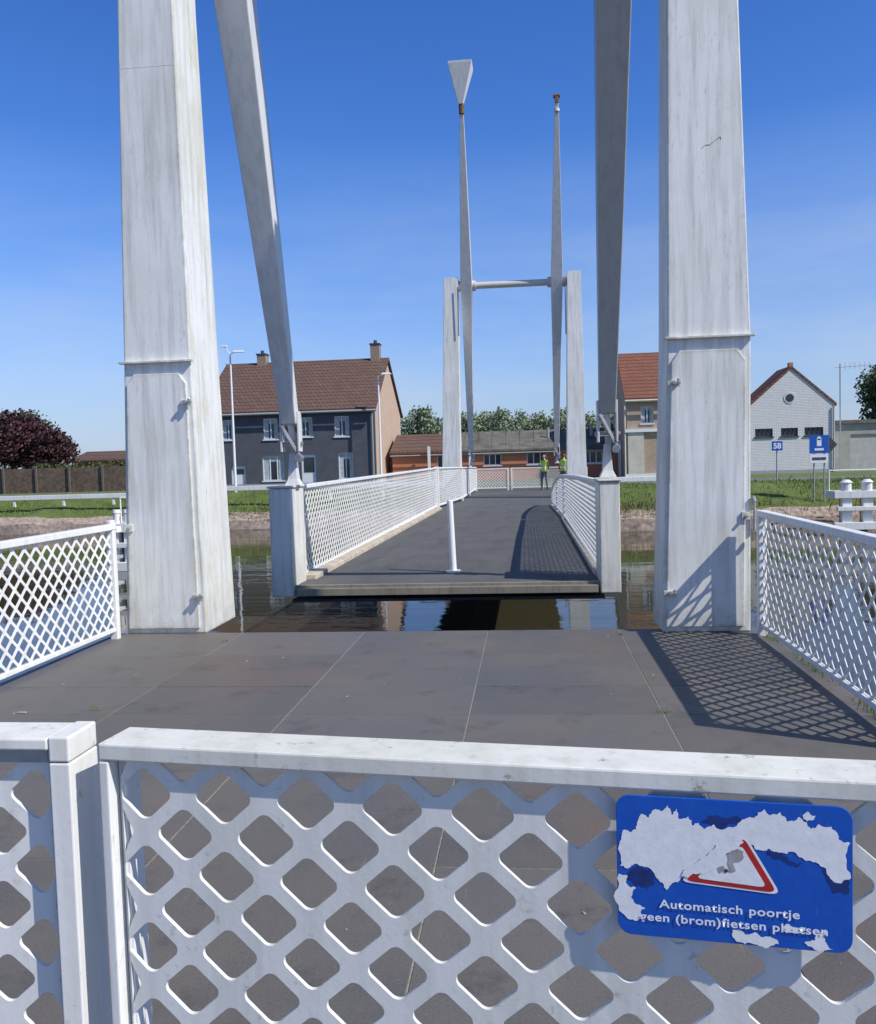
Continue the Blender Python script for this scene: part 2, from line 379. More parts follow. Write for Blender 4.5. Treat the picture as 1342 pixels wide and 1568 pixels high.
m.obj("corner_posts",CP,dk,.012)
def rail_poly(name,pts,parent,w=.09,h=.05,zb=.13,mat=WRAIL,posts=(),mesh=True):
    m=M()
    for (x0,y0,z0),(x1,y1,z1) in zip(pts,pts[1:]):
        m.beam((x0,y0,z0-h/2),(x1,y1,z1-h/2),w,h)
        m.beam((x0,y0,zb),(x1,y1,zb),.05,.05)
    for (x,y,z) in posts: m.box(x-.04,x+.04,y-.04,y+.04,.0,z-.052)
    m.obj(name+"_frame",mat,parent,.006)
    if mesh:
        for i,((x0,y0,z0),(x1,y1,z1)) in enumerate(zip(pts,pts[1:])):
            L=math.hypot(x1-x0,y1-y0)
            lattice(name+"_mesh_%d"%i,L,max(z0,z1)-h-zb,(x0,y0,zb),(x1-x0,y1-y0,0),mat,parent,nc=3,
              topfun=(lambda u,z0=z0,z1=z1,L=L:(z0+(z1-z0)*u/L)-h-zb))
LR=empty("deck_railing")
rail_poly("side",[(-2.99,11.1,1.33),(-2.96,28.2,1.38)],LR,posts=[(-2.99,11.3,1.33),(-2.96,28.1,1.36)])
rail_poly("end",[(-2.95,28.4,1.38),(-2.55,34,1.32),(-2.60,43.9,1.22)],LR,posts=[(-2.95,28.5,1.38),(-2.55,34,1.3),(-2.6,39,1.25),(-2.6,43.8,1.2)])
m=M();m.box(-3.02,-2.88,28.2,28.38,0,1.40);m.obj("end_post",WRAIL,LR,.006)
RR=empty("deck_railing")
rail_poly("side",[(.90,11.1,1.30),(.89,16,1.26),(.885,21.6,1.17)],RR,posts=[(.9,11.3,1.29),(.885,21.5,1.15)])
rail_poly("end",[(.885,21.8,1.17),(.86,23.5,1.13),(.83,25.5,1.0),(.80,27.3,.82),(.78,29,.56)],RR,posts=[(.88,21.9,1.15),(.83,25.5,.98),(.78,28.9,.55)])
B=empty("bollard");z0=dz(11.7);m=M();m.cyl((-1.03,11.72,z0),(-1.03,11.72,z0+.025),.10,20);m.cyl((-1.03,11.72,z0+.02),(-1.055,11.73,1.05),.045,20,0,.041);m.cyl((-1.055,11.73,1.05),(-1.056,11.73,1.065),.041,20,0,.02)
m.obj("post",WRAIL,B)
fp=empty("far_abutment")
m=M();m.box(-4.3,3.2,33.45,52,-.45,-.006);m.obj("surface",DECK,fp)
m=M();m.box(-4.2,3.1,33.6,52,-4,-.46);m.obj("pier",CONC,fp)
FF=empty("lattice_fence")
rail_poly("panel",[(-2.62,44.1,1.12),(-.95,44.1,1.12)],FF,.06,.06,posts=[(-2.6,44.1,1.12),(-1.0,44.1,1.12)])
rail_poly("panel_b",[(-.85,44.1,1.12),(2.9,44.1,1.12)],FF,.06,.06,posts=[(-.82,44.1,1.12),(.7,44.1,1.12),(2.9,44.1,1.12)])
# ------------------------------------------------------------------ near side railings
def siderail(X,ya,yb):
    e=empty("platform_railing")
    m=M();zt=1.09
    m.box(X-.04,X+.04,ya,yb,zt-.055,zt)
    m.box(X-.02,X+.02,ya+.06,yb-.06,.07,.11)
    for y in (yb-.035,ya+.035): m.box(X-.035,X+.035,y-.035,y+.035,-.05,zt-.057)
    m.obj("frame",WRAIL,e,.006)
    lattice("mesh",yb-ya-.12,zt-.055-.11,(X,ya+.06,.11),(0,1,0),WRAIL,e,nc=5)
    return e
eL=siderail(-3.93,4.1,7.92)
m=M();m.box(-3.99,-3.95,7.93,8.02,-.1,1.12);m.box(-3.99,-3.9,7.95,8.05,1.0,1.06);m.obj("outer_post",WRAIL,eL,.005)
for z in (.25,.5,.75): 
    m=M();m.box(-3.985,-3.90,7.90,8.06,z,z+.03);m.obj("bracket",GREYP,eL,.003)
eR=siderail(2.0,4.74,7.84)
m=M();m.cyl((1.975,7.94,.9),(1.975,7.94,1.16),.012,10);m.cyl((1.975,7.94,1.16),(1.96,7.94,1.2),.02,10);m.beam((1.975,7.9,.88),(1.99,7.86,.88),.03,.03);m.obj("latch",GREYP,eR)
# ------------------------------------------------------------------ near gate
G=empty("lattice_gate")
ang=math.atan2(-.16,1.29);ud=Vector((math.cos(ang),math.sin(ang),0));nd=Vector((-ud.y,ud.x,0))
O=Vector((-.797,1.505,0))
T=Matrix((( ud.x,nd.x,0,O.x),(ud.y,nd.y,0,O.y),(0,0,1,0),(0,0,0,1)))
L=1.52
m=M();m.box(0,L,0,.105,1.068,1.10,0,T);m.obj("top_rail",WGATETOP,G,.004)
m=M();m.box(0,.020,0,.105,.06,1.066,0,T);m.box(L-.02,L,0,.105,.06,1.066,0,T);m.box(.021,L-.021,0,.08,.06,.09,0,T)
m.box(.021,.036,.030,.055,.085,1.066,0,T)
m.obj("frame",WGATE,G,.003)
MD=.023
lattice("mesh",L-.056,.975,O+ud*.034+nd*MD+Vector((0,0,.092)),ud,WGATE,G,nc=9,th=.008,u0=.045,w0=.036,b=.146,P=.0610,Q=.0535,R=.015)
G2=empty("lattice_gate")
O2=Vector((-.858,1.515,0));u2=Vector((-1,.01,0)).normalized();n2=Vector((0.01,1,0)).normalized()
T2=Matrix(((u2.x,n2.x,0,O2.x),(u2.y,n2.y,0,O2.y),(0,0,1,0),(0,0,0,1)))
m=M();m.box(.042,1.2,0,.105,1.082,1.105,0,T2);m.box(0,.041,0,.105,1.06,1.108,0,T2);m.obj("top_rail",WGATETOP,G2,.004)
m=M();m.box(.0,.041,.0,.105,.06,1.058,0,T2);m.box(.05,1.2,0,.08,.06,.09,0,T2);m.box(1.16,1.2,0,.1,.1,1.07,0,T2);m.obj("frame",WGATE,G2,.003)
m=M();m.box(.042,.054,.02,.04,.10,1.080,0,T2);m.box(.054,1.15,.02,.045,1.052,1.080,0,T2);m.obj("inner_frame",GREYP,G2,.003)
lattice("mesh",1.10,.96,O2+u2*.056+n2*.034+Vector((0,0,.092)),u2,WGATE,G2,nc=9,th=.008,u0=.03,w0=.02,b=.146,P=.0610,Q=.0535,R=.015)
# ------------------------------------------------------------------ sign
S=empty("warning_sign")
BLUE,nt_,b_=newmat("sign_blue")
v=coords(nt_)
c=mix(nt_,mul(nt_,ramp(nt_,noise_n(nt_,v,30,6,.7),.5,.75),.35),(.003,.085,.46),(.02,.15,.54))
sc1=ramp(nt_,noise_n(nt_,coords(nt_,(1,1,.08)),160,3,.7),.66,.74)
c=mix(nt_,mul(nt_,sc1,.35),c,(.25,.36,.6))
nt_.links.new(c,b_.inputs['Base Color']);b_.inputs['Roughness'].default_value=.35
PEEL=simple("peeled_film",(.78,.79,.80),.6,.07,45,bmp=.05)
WTXT=simple("sign_white",(.82,.83,.84),.4,.05,20)
RED=simple("sign_red",(.42,.02,.02),.4,.25,30)
DARKB=simple("peeled_shadow_blue",(.004,.03,.17),.6,.4,40)
GREYS=simple("sign_grey",(.33,.33,.32),.6,.3,60)
So=O+ud*.932+Vector((0,0,.834))-nd*.006
ST=Matrix(((ud.x,0,nd.x,So.x),(ud.y,0,nd.y,So.y),(0,1,0,So.z),(0,0,0,1)))
SW,SH=.349,.228
def spt(px,py):
    return ((px-952)/359*SW, SH*(1-(py-(1214+(px-952)*.056))/219))
def rough_poly(pts,amp,it=3):
    for k in range(it):
        o=[]
        for i in range(len(pts)):
            a=Vector(pts[i]);b=Vector(pts[(i+1)%len(pts)]);d=b-a;nn=Vector((-d.y,d.x))
            o.append(tuple(a));o.append(tuple((a+b)/2+nn*random.uniform(-amp,amp)))
        pts=o
    return pts
def flat(name,polys,depth,mat):
    m=M()
    for pts in polys:
        tri=tessellate_polygon([[Vector((x,y,0)) for x,y in pts]])
        m.add([ST@Vector((x,y,depth)) for x,y in pts],[tuple(t) for t in tri])
    return m.obj(name,mat,S)
def rrect(x0,x1,y0,y1,r,n=6):
    p=[]
    for cx_,cy_,a0 in ((x1-r,y1-r,0),(x0+r,y1-r,90),(x0+r,y0+r,180),(x1-r,y0+r,270)):
        for i in range(n+1):
            a=math.radians(a0+90*i/n);p.append((cx_+r*math.cos(a),cy_+r*math.sin(a)))
    return p
rr=rrect(0,SW,0,SH,.022)
m=M();n_=len(rr)
m.add([ST@Vector((x,y,0)) for x,y in rr]+[ST@Vector((x,y,.004)) for x,y in rr],[tuple(range(n_)),tuple(range(n_,2*n_))]+[(i,(i+1)%n_,n_+(i+1)%n_,n_+i) for i in range(n_)])
m.obj("plate",BLUE,S,.001)
m=M()
for x in (.09,.26): m.box(x-.012,x+.012,.02,SH-.02,.0045,.022,0,ST)
m.obj("bracket",GREYP,S,.001)
P1=[(957,1290),(962,1270),(984,1268),(992,1244),(1004,1250),(1012,1238),(1024,1240),(1034,1230),(1040,1246),(1048,1236),(1052,1252),(1066,1248),(1072,1262),(1082,1258),(1090,1268),(1105,1260),(1118,1268),(1140,1262),(1152,1252),(1166,1250),(1182,1236),(1190,1246),(1205,1241),(1214,1254),(1232,1248),(1244,1256),(1250,1266),(1262,1258),(1280,1262),(1290,1280),(1307,1286),(1308,1338),(1290,1346),(1276,1336),(1262,1318),(1240,1312),(1222,1300),(1204,1302),(1188,1296),(1170,1298),(1158,1286),(1142,1290),(1118,1306),(1108,1318),(1082,1330),(1062,1338),(1048,1350),(1030,1362),(1018,1346),(1006,1330),(984,1322),(968,1330),(957,1326)]
P2=[(955,1338),(968,1340),(966,1352),(982,1360),(974,1374),(986,1386),(996,1392),(988,1398),(996,1406),(982,1412),(970,1410),(962,1402),(954,1396)]
P3=[(1132,1420),(1150,1426),(1165,1424),(1178,1431),(1196,1433),(1202,1441),(1180,1447),(1150,1443),(1138,1439)]
P4=[(1206,1414),(1218,1410),(1230,1415),(1242,1414),(1240,1420),(1222,1423),(1208,1420)]
P5=[(1240,1438),(1256,1433),(1262,1420),(1272,1416),(1270,1434),(1282,1446),(1262,1450)]
P6=[(1238,1246),(1246,1240),(1258,1246),(1254,1252),(1244,1254)]
polys=[rough_poly([spt(*p) for p in q],.20,3) for q in (P1,P2,P3,P4,P5,P6)]
flat("peeled_film",polys,-.0007,PEEL)
sh=[[(966,1342),(986,1326),(1004,1332),(1012,1352),(1000,1362),(980,1358)],[(1180,1296),(1206,1304),(1238,1316),(1230,1324),(1196,1312)],[(1262,1322),(1284,1348),(1306,1342),(1304,1362),(1282,1362)],[(1086,1256),(1120,1266),(1150,1254),(1140,1246),(1100,1246)]]
flat("torn_shadow",[rough_poly([spt(*p) for p in q],.2,3) for q in sh],-.0004,DARKB)
def rtri(a,b,c,s):
    ctr=(Vector(a)+Vector(b)+Vector(c))/3
    pts=[ctr+(Vector(p)-ctr)*s for p in (a,b,c)];o=[]
    for i in range(3):
        p=pts[i];q=pts[(i+1)%3];r=pts[i-1]
        A=p+(r-p)*.12;Bq=p+(q-p)*.12
        for t in (0,.25,.5,.75,1):
            o.append(tuple(A*(1-t)**2+p*2*t*(1-t)+Bq*t*t))
    return o
A_,B_,C_=spt(1150,1276),spt(1202,1364),spt(1054,1347)
flat("triangle_white_edge",[rtri(A_,B_,C_,1.06)],-.0010,WTXT)
flat("triangle_red",[rtri(A_,B_,C_,.97)],-.0013,RED)
flat("triangle_inner",[rtri(A_,B_,C_,.74)],-.0016,PEEL)
P7=[(1054,1338),(1072,1322),(1098,1302),(1128,1284),(1142,1276),(1150,1286),(1136,1300),(1112,1318),(1096,1332),(1078,1336),(1064,1342)]
flat("torn_over_triangle",[rough_poly([spt(*p) for p in P7],.18,3)],-.0019,PEEL)
P8=[(1126,1306),(1140,1296),(1150,1300),(1150,1310),(1134,1318),(1138,1330),(1128,1332)];P9=[(1110,1326),(1118,1322),(1122,1330),(1114,1334)]
flat("gate_arm_symbol",[rough_poly([spt(*p) for p in q],.15,2) for q in (P8,P9)],-.0022,GREYS)
bx,by=spt(1123,1330)
flat("bolt_hole",[rrect(bx-.003,bx+.003,by-.003,by+.003,.0029)],-.0024,UNDER)
def text(body,px,py,size,w):
    cu=bpy.data.curves.new("t",'FONT');cu.body=body;cu.size=size;cu.offset=.00035;cu.space_character=1.08
    ob=bpy.data.objects.new("t",cu);COL.objects.link(ob);dg=bpy.context.evaluated_depsgraph_get()
    me=bpy.data.meshes.new_from_object(ob.evaluated_get(dg));bpy.data.objects.remove(ob)
    mx=max(v.co.x for v in me.vertices);k=w/mx
    x,y=spt(px,py)
    for v_ in me.vertices: v_.co=ST@Vector((x+v_.co.x*k,y+v_.co.y,-.0021))
    me.materials.clear();me.materials.append(WTXT)
    o=bpy.data.objects.new("lettering",me);COL.objects.link(o);o.parent=S
text("Automatisch poortje",1019,1389,.0190,.208)
text("geen (brom)fietsen plaatsen",988,1409,.0190,.278)
# ------------------------------------------------------------------ water
WAT,nt_,b_=newmat("canal_water")
b_.inputs['Base Color'].default_value=(.042,.038,.020,1);b_.inputs['Roughness'].default_value=.02;b_.inputs['IOR'].default_value=1.33
v=coords(nt_,(1,1.0,1))
h1=noise_n(nt_,v,2.2,4,.55);h2=noise_n(nt_,coords(nt_,(.25,1,1)),1.1,3,.5)
ad=math_(nt_,'ADD',h1,h2)
pm=ramp(nt_,noise_n(nt_,coords(nt_,(.05,.35,1)),1.0,3,.5),.4,.65,(.15,.15,.15,1),(1,1,1,1))
bump(nt_,b_,mul(nt_,ad,pm),.08,.10)
m=M();m.add([(-700,-20,-1.9),(700,-20,-1.9),(700,52,-1.9),(-700,52,-1.9)],[(0,1,2,3)]);m.obj("canal_water",WAT)
# ------------------------------------------------------------------ ground
def bank(x):
    t=min(max((x+2)/5,0),1);t=t*t*(3-2*t);return 46.5*(1-t)+40.5*t
STONE=simple("bank_stone",(.33,.26,.215),.95,.5,5.0,bmp=.8)
GR=simple("grass_ground",(.085,.130,.026),.95,.4,1.6,bmp=.4,alt=(.08,.09,.03))
FAR=simple("pavement_far",(.16,.155,.15),.9,.2,1.5)
m=M();xsn=[-2500,-600,-120]+[i*1.0 for i in range(-60,51)]+[120,600,2500]
prof=[(0,-4.5),(0,-1.85),(.15,-1.35),(.75,-1.0),(1.2,-.8),(3.2,.0),(5.0,.12),(8.0,.15),(30,.14),(200,.12),(4500,.1)]
rows=[]
for x in xsn:
    rows.append([(x,bank(x)+dy+(random.uniform(-.13,.13) if 1<j<5 and abs(x)<80 else 0),z+(random.uniform(-.08,.08) if 1<j<6 and abs(x)<80 else 0)) for j,(dy,z) in enumerate(prof)])
np_=len(prof);m.v=[p for r_ in rows for p in r_]
for i in range(len(xsn)-1):
    for j in range(np_-1):
        m.f.append((i*np_+j,(i+1)*np_+j,(i+1)*np_+j+1,i*np_+j+1));m.mi.append(0 if j<3 else (1 if j!=6 else 2))
m.add([(-2500,-2500,-.02),(2500,-2500,-.02),(2500,-2.95,-.02),(-2500,-2.95,-.02)],[(0,1,2,3)],2)
m.add([(-2500,-2.95,-.02),(2500,-2.95,-.02),(2500,-2.95,-4.5),(-2500,-2.95,-4.5)],[(0,1,2,3)],0)
m.obj("ground",[STONE,GR,FAR])
GRB=leafm("grass_blades",(.085,.145,.020),(.22,.30,.06),dk=.35)
DRY=leafm("dry_reeds",(.12,.10,.04),(.24,.20,.09))
m=M()
def blade(m,x,y,z,h,w,mi=0):
    a=random.uniform(0,6.28);dx=math.cos(a)*w;dy=math.sin(a)*w;lx=random.uniform(-.4,.4)*h;ly=random.uniform(-.4,.4)*h
    m.add([(x-dx,y-dy,z),(x+dx,y+dy,z),(x+lx*.4,y+ly*.4,z+h*.6),(x+lx,y+ly,z+h)],[(0,1,2),(2,1,3)],mi)
def gz(dy):
    for a,b in zip(prof[1:],prof[2:]):
        if a[0]<=dy<=b[0]: return a[1]+(b[1]-a[1])*(dy-a[0])/(b[0]-a[0]+1e-9)
    return .1
for i in range(30000):
    x=random.uniform(-42,28);dy=random.uniform(.9,4.9)
    if -4.4<x<3.3: continue
    blade(m,x,bank(x)+dy,gz(dy)-.04,random.uniform(.06,.24)*(1.5 if random.random()<.12 else 1),.02)
m.obj("bank_grass",GRB,fix=False)
m=M()
for i in range(2800):
    x=random.choice((random.uniform(3.2,9),random.uniform(-17,-4.4),random.uniform(3.2,28)))
    if -4.3<x<3.2: continue
    dy=random.uniform(.1,1.3);blade(m,x,bank(x)+dy,gz(dy)-.05,random.uniform(.15,.5),.02,random.choice((0,0,1)))
m.obj("bank_reeds",[DRY,GRB],fix=False)
def weed(x,y,n=22,h=.04):
    m=M()
    for i in range(n): blade(m,x+random.gauss(0,.03),y+random.gauss(0,.015),0,random.uniform(.3,1)*h,.003)
    m.obj("weed",GRB,fix=False)
for p in ((-2.9,5.5),(-2.78,7.7),(.78,7.85),(.8,5.45),(-1.5,3.0)): weed(*p)
m=M()
for i in range(500):
    y=random.uniform(4.5,7.8)
    blade(m,2.03+random.gauss(.02,.02),y,0,random.uniform(.01,.05)*(1+math.sin(y*5)),.003)
m.obj("edge_weeds",GRB,fix=False)
m=M()
for i in range(26):
    x=random.uniform(-3.8,1.8);y=random.uniform(2.4,8.0);s=random.uniform(.004,.010);a=random.uniform(0,6)
    m.loft([(.001,-s,s,-s*.7,s*.7),(.001+s*.4,-s*.6,s*.6,-s*.4,s*.4)],0,Matrix.Translation((x,y,.001))@Matrix.Rotation(a,4,'Z'))
m.box(-3.42,-3.36,5.42,5.44,.002,.008)
m.obj("small_debris",simple("debris",(.34,.32,.27),.9,.5,30))
# ------------------------------------------------------------------ bank rail
def bankrail(x0,x1,y,z):
    e=empty("guard_rail");m=M();m.box(x0,x1,y-.09,y+.09,z-.13,z+.13)
    x=x0+.4
    while x<x1: m.box(x-.08,x+.08,y-.05,y+.05,-.4,z-.132);x+=3
    m.obj("beam",WRAIL,e,.02)
bankrail(-42,-17.5,47.9,.12);bankrail(-17.4,-4.4,47.9,.35);bankrail(3.4,9.5,45.6,.35)
# ------------------------------------------------------------------ buildings
def wall(m,x0,x1,z0,z1,y,ops,th=.25,mi=0):
    X=sorted({x0,x1,*[o[0] for o in ops],*[o[1] for o in ops]});Z=sorted({z0,z1,*[o[2] for o in ops],*[o[3] for o in ops]})
    for a,b in zip(X,X[1:]):
        for c,d in zip(Z,Z[1:]):
            if any(o[0]<=a and b<=o[1] and o[2]<=c and d<=o[3] for o in ops): continue
            m.box(a,b,y,y+th,c,d,mi)
GLASS,nt_,b_=newmat("window_glass");b_.inputs['Base Color'].default_value=(.03,.04,.05,1);b_.inputs['Roughness'].default_value=.05
FRAME=simple("window_frame",(.75,.76,.77),.4,.05)
BLIND=simple("curtain",(.42,.45,.48),.9,.25,5)
DGREY=simple("dark_grey_render",(.080,.087,.105),.85,.18,1.5)
OBR=brick("orange_brick",(.56,.36,.24),(.46,.29,.19),(.5,.44,.38))
RBR=brick("red_brick",(.58,.165,.070),(.47,.135,.06),(.44,.25,.17),patch=.12)
WBR=brick("white_painted_brick",(.76,.76,.75),(.68,.68,.67),(.44,.44,.43),.26,.10,.015,patch=.12)
TILE=brick("brown_roof_tile",(.17,.098,.072),(.13,.075,.056),(.055,.035,.03),.30,.26,.03,.5)
RTILE=brick("red_roof_tile",(.30,.105,.060),(.22,.080,.050),(.09,.04,.03),.26,.26,.04,.4)
GROOF=simple("fibre_cement_roof",(.125,.12,.105),.9,.45,1.2)
def window(m,x0,x1,z0,z1,y,div=1,blind=.5):
    yy=y+.10;t=.06
    m.box(x0,x1,yy,yy+.05,z1-t,z1,0);m.box(x0,x1,yy,yy+.05,z0,z0+t,0)
    m.box(x0,x0+t,yy,yy+.05,z0+t,z1-t,0);m.box(x1-t,x1,yy,yy+.05,z0+t,z1-t,0)
    for i in range(1,div+1):
        xc=x0+(x1-x0)*i/(div+1);m.box(xc-.03,xc+.03,yy,yy+.05,z0+t,z1-t,0)
    m.box(x0+.01,x1-.01,yy+.052,yy+.07,z0+.01,z1-.01,1)
    if blind>0:
        w_=(x1-x0-2*t)
        m.box(x0+t,x0+t+w_*.3,yy+.03,yy+.045,z0+t+.002,z1-t-.002,2);m.box(x1-t-w_*.25,x1-t,yy+.03,yy+.045,z0+t+.002,z1-t-.002,2)
        m.box(x0+t+w_*.3,x1-t-w_*.25,yy+.03,yy+.045,z1-t-(z1-z0-2*t)*blind*.4,z1-t-.002,2)
    m.box(x0-.06,x1+.06,y-.07,y+.10,z0-.08,z0-.002,0)
def gable_x(m,x0,x1,y0,y1,ze,zr,yr,z0,mi=0):
    for a,b in ((x0,x0+.25),(x1-.25,x1)):
        pts=[(y0+.251,z0),(y1,z0),(y1,ze),(yr,zr),(y0+.251,ze)]
        vs=[(a,y,z) for y,z in pts]+[(b,y,z) for y,z in pts];n=5
        m.add(vs,[tuple(range(n)),tuple(range(2*n-1,n-1,-1))]+[(i,(i+1)%n,n+(i+1)%n,n+i) for i in range(n)],mi)
def roof_x(m,x0,x1,y0,y1,ze,zr,yr,ov=.3,th=.14,mi=0):
    for ya,yb_ in ((y0,yr),(y1,yr)):
        s=-1 if ya<yr else 1;sl=(zr-ze)/abs(yr-ya)
        ye=ya+s*ov;zz=ze-ov*sl
        m.add([(x0-ov*.5,ye,zz),(x1+ov*.5,ye,zz),(x1+ov*.5,yr,zr),(x0-ov*.5,yr,zr),(x0-ov*.5,ye,zz+th),(x1+ov*.5,ye,zz+th),(x1+ov*.5,yr,zr+th),(x0-ov*.5,yr,zr+th)],
              [(3,2,1,0),(4,5,6,7),(0,1,5,4),(1,2,6,5),(2,3,7,6),(3,0,4,7)],mi)
H=empty("grey_house")
ops=[(-17.75,-16.75,3.35,4.75),(-15.35,-14.35,3.45,4.75),(-12.85,-11.85,3.40,4.75),(-17.9,-16.4,.55,2.25),(-15.2,-14.2,.05,2.25),(-12.65,-11.65,.55,2.3),(-20.1,-19.1,.05,1.6),(-20.6,-19.8,3.4,4.75)]
m=M();wall(m,-22,-10.1,-.1,5.3,58,ops);m.obj("front_wall",DGREY,H)
m=M();gable_x(m,-22,-10.1,58,70,5.3,9.05,64,-.1);m.box(-21.7,-10.4,69.7,69.95,-.1,5.3);m.obj("gable_walls",OBR,H)
m=M();roof_x(m,-22,-10.1,58,70,5.32,9.08,64,.35);m.obj("roof",TILE,H)
m=M()
for i,o in enumerate(ops):
    if i in (4,6): 
        m.box(o[0],o[1],58.12,58.16,o[2],o[3],0);m.box(o[0]+.15,o[1]-.15,58.10,58.118,o[2]+1.0,o[3]-.2,1)
    else: window(m,*o,58,1 if i!=3 else 2,.55)
m.obj("windows",[FRAME,GLASS,BLIND],H)
m=M();m.cyl((-22.2,57.55,5.05),(-9.9,57.55,5.05),.08,8);m.cyl((-10.25,57.88,.1),(-10.25,57.88,4.95),.05,8);m.box(-22,-10.1,57.95,57.998,-.1,.35);m.obj("gutter",GREYP,H)
m=M()
for x,y,zb_,zt in ((-10.9,64,8.9,10.15),(-19.4,64,8.9,9.75)):
    m.box(x-.33,x+.33,y-.4,y+.4,zb_-.6,zt,0);m.box(x-.38,x+.38,y-.45,y+.45,zt+.001,zt+.1,1);m.cyl((x,y,zt+.1),(x,y,zt+.35),.13,10,1)
m.obj("chimneys",[brick("chimney_brick",(.30,.20,.15),(.24,.16,.12),(.3,.27,.24)),UNDER],H)
m=M();m.box(-10.09,-8.3,64,64.2,-.1,2.4,0);m.obj("garden_wall",OBR,H)
H=empty("brick_workshop")
ops=[(-3.1,-1.85,1.15,1.95),(-.05,1.35,1.15,2.0),(3.9,5.2,1.1,1.95),(-6.4,-5.2,1.0,2.0)]
m=M();wall(m,-9.6,6.9,-.1,2.2,62,ops);m.obj("front_wall",RBR,H)
m=M();gable_x(m,-9.6,6.9,62,69,2.2,3.45,65.5,-.1);m.obj("gable_walls",RBR,H)
m=M();roof_x(m,-9.6,-5.0,62,69,2.22,3.45,65.5,.3);m.obj("roof_tiled",TILE,H)
m=M();roof_x(m,-4.66,6.9,62,69,2.22,3.50,65.5,.3)
x=-4.5
while x<6.9:
    m.beam((x,61.75,2.26),(x,65.45,3.64),.05,.05);x+=1.0
m.obj("roof",GROOF,H)
m=M()
for o in ops: window(m,*o,62,2,0)
for x in (-6.9,-4.0,6.3): m.box(x-.09,x+.09,61.3,61.48,-.1,2.6,0)
m.obj("windows",[FRAME,GLASS,BLIND],H)
m=M();m.cyl((-9.7,61.62,1.98),(7.0,61.62,1.98),.05,8);m.obj("gutter",GREYP,H)
m=M();m.cyl((4.6,64,3.0),(4.6,64,3.9),.12,10);m.cyl((1.5,63.8,2.9),(1.5,63.8,3.7),.1,10);m.obj("flues",GREYP,H)
H=empty("brick_house")
ops=[(7.35,8.15,3.6,4.7),(8.6,9.5,3.6,4.7)]
m=M();wall(m,6.45,11.5,-.1,5.3,58,ops);m.obj("front_wall",brick("yellow_brick",(.50,.34,.22),(.38,.25,.16),(.42,.38,.32)),H)
m=M();gable_x(m,6.45,11.5,58,67,5.3,8.5,62.5,-.1);m.obj("gable_walls",OBR,H)
m=M();roof_x(m,6.45,11.5,58,67,5.32,8.5,62.5,.3);m.obj("roof",RTILE,H)
m=M()
for o in ops: window(m,*o,58,1,.4)
m.box(6.3,11.6,57.80,57.99,3.05,3.25,0);m.box(6.35,11.5,57.9,57.99,.1,.35,0)
m.obj("windows",[FRAME,GLASS,BLIND],H)
m=M();m.box(6.5,7.5,57.90,57.995,.35,3.04,0);m.cyl((6.3,57.9,.1),(6.3,57.9,4.9),.06,8,0);m.cyl((6.3,57.55,5.05),(11.6,57.55,5.05),.08,8,0);m.obj("render_panel",simple("beige_render",(.55,.52,.43),.9,.15,2),H)
H=empty("white_house")
m=M();x0,x1,xa,ze,za,y,yk=14.1,19.4,16.75,4.45,6.75,58,61.2
ops=[(14.5,15.6,2.5,3.02),(16.1,17.15,2.5,3.02),(17.55,18.7,2.5,3.02)]
wall(m,x0,x1,-.2,ze,y,ops)
pts=[(x0,ze+.001),(x1,ze+.001),(xa,za)]
m.add([(x,y,z) for x,z in pts]+[(x,y+.25,z) for x,z in pts],[(0,1,2),(5,4,3),(0,3,4,1),(1,4,5,2),(2,5,3,0)])
m.box(x0,x0+.25,y+.251,yk,-.2,ze);m.box(x1-.25,x1,y+.251,yk,-.2,ze);m.box(x0+.26,x1-.26,yk-.25,yk,-.2,ze)
m.obj("walls",WBR,H)
m=M()
for a,b in ((x0-.1,xa),(x1+.1,xa)):
    m.add([(a,y-.06,ze-.12),(b,y-.06,za+.02),(b,yk,za+.02),(a,yk,ze-.12),(a,y-.06,ze+.06),(b,y-.06,za+.2),(b,yk,za+.2),(a,yk,ze+.06)],[(3,2,1,0),(4,5,6,7),(0,1,5,4),(1,2,6,5),(2,3,7,6),(3,0,4,7)])
m.obj("roof",RTILE,H)
m=M()
for o in ops: window(m,*o,y,3,0)
m.obj("windows",[UNDER,GLASS,BLIND],H)
m=M();m.cyl((xa-.1,y-.03,4.92),(xa-.1,y-.003,4.92),.36,28,0);m.cyl((xa-.1,y-.045,4.92),(xa-.1,y-.031,4.92),.25,28,1);m.obj("round_window",[WBR,GLASS],H)
m=M();m.box(xa-.12,xa+.12,y-.02,y+.4,za+.12,za+.4);m.obj("ridge_cap",RBR,H)
m=M();m.cyl((x1-.1,y-.08,0),(x1-.1,y-.08,4.3),.05,8);m.box(x0,x1,y-.02,y-.003,-.2,.35);m.obj("downpipe",GREYP,H)
H=empty("garage_block")
m=M();wall(m,19.75,27,-.2,3.2,59,[(20.7,23.0,0,2.5),(23.6,26,0,2.5)]);m.box(19.75,27,59.26,66,-.2,3.2);m.obj("walls",simple("grey_render",(.36,.345,.31),.9,.15,1.5),H)
m=M();m.box(19.6,27.2,58.8,66.2,3.202,3.42,0);m.box(20.7,23.0,59.1,59.14,0,2.5,1);m.box(23.6,26,59.1,59.14,0,2.5,1)
m.obj("roof_and_doors",[GROOF,simple("garage_door",(.42,.41,.38),.7,.12,3)],H)
H=empty("farm_shed")
m=M();m.box(-38,-27.2,70,76,-.1,2.4);m.obj("walls",RBR,H)
m=M();roof_x(m,-38,-27.2,70,76,2.4,3.1,73,.3);m.obj("roof",TILE,H)
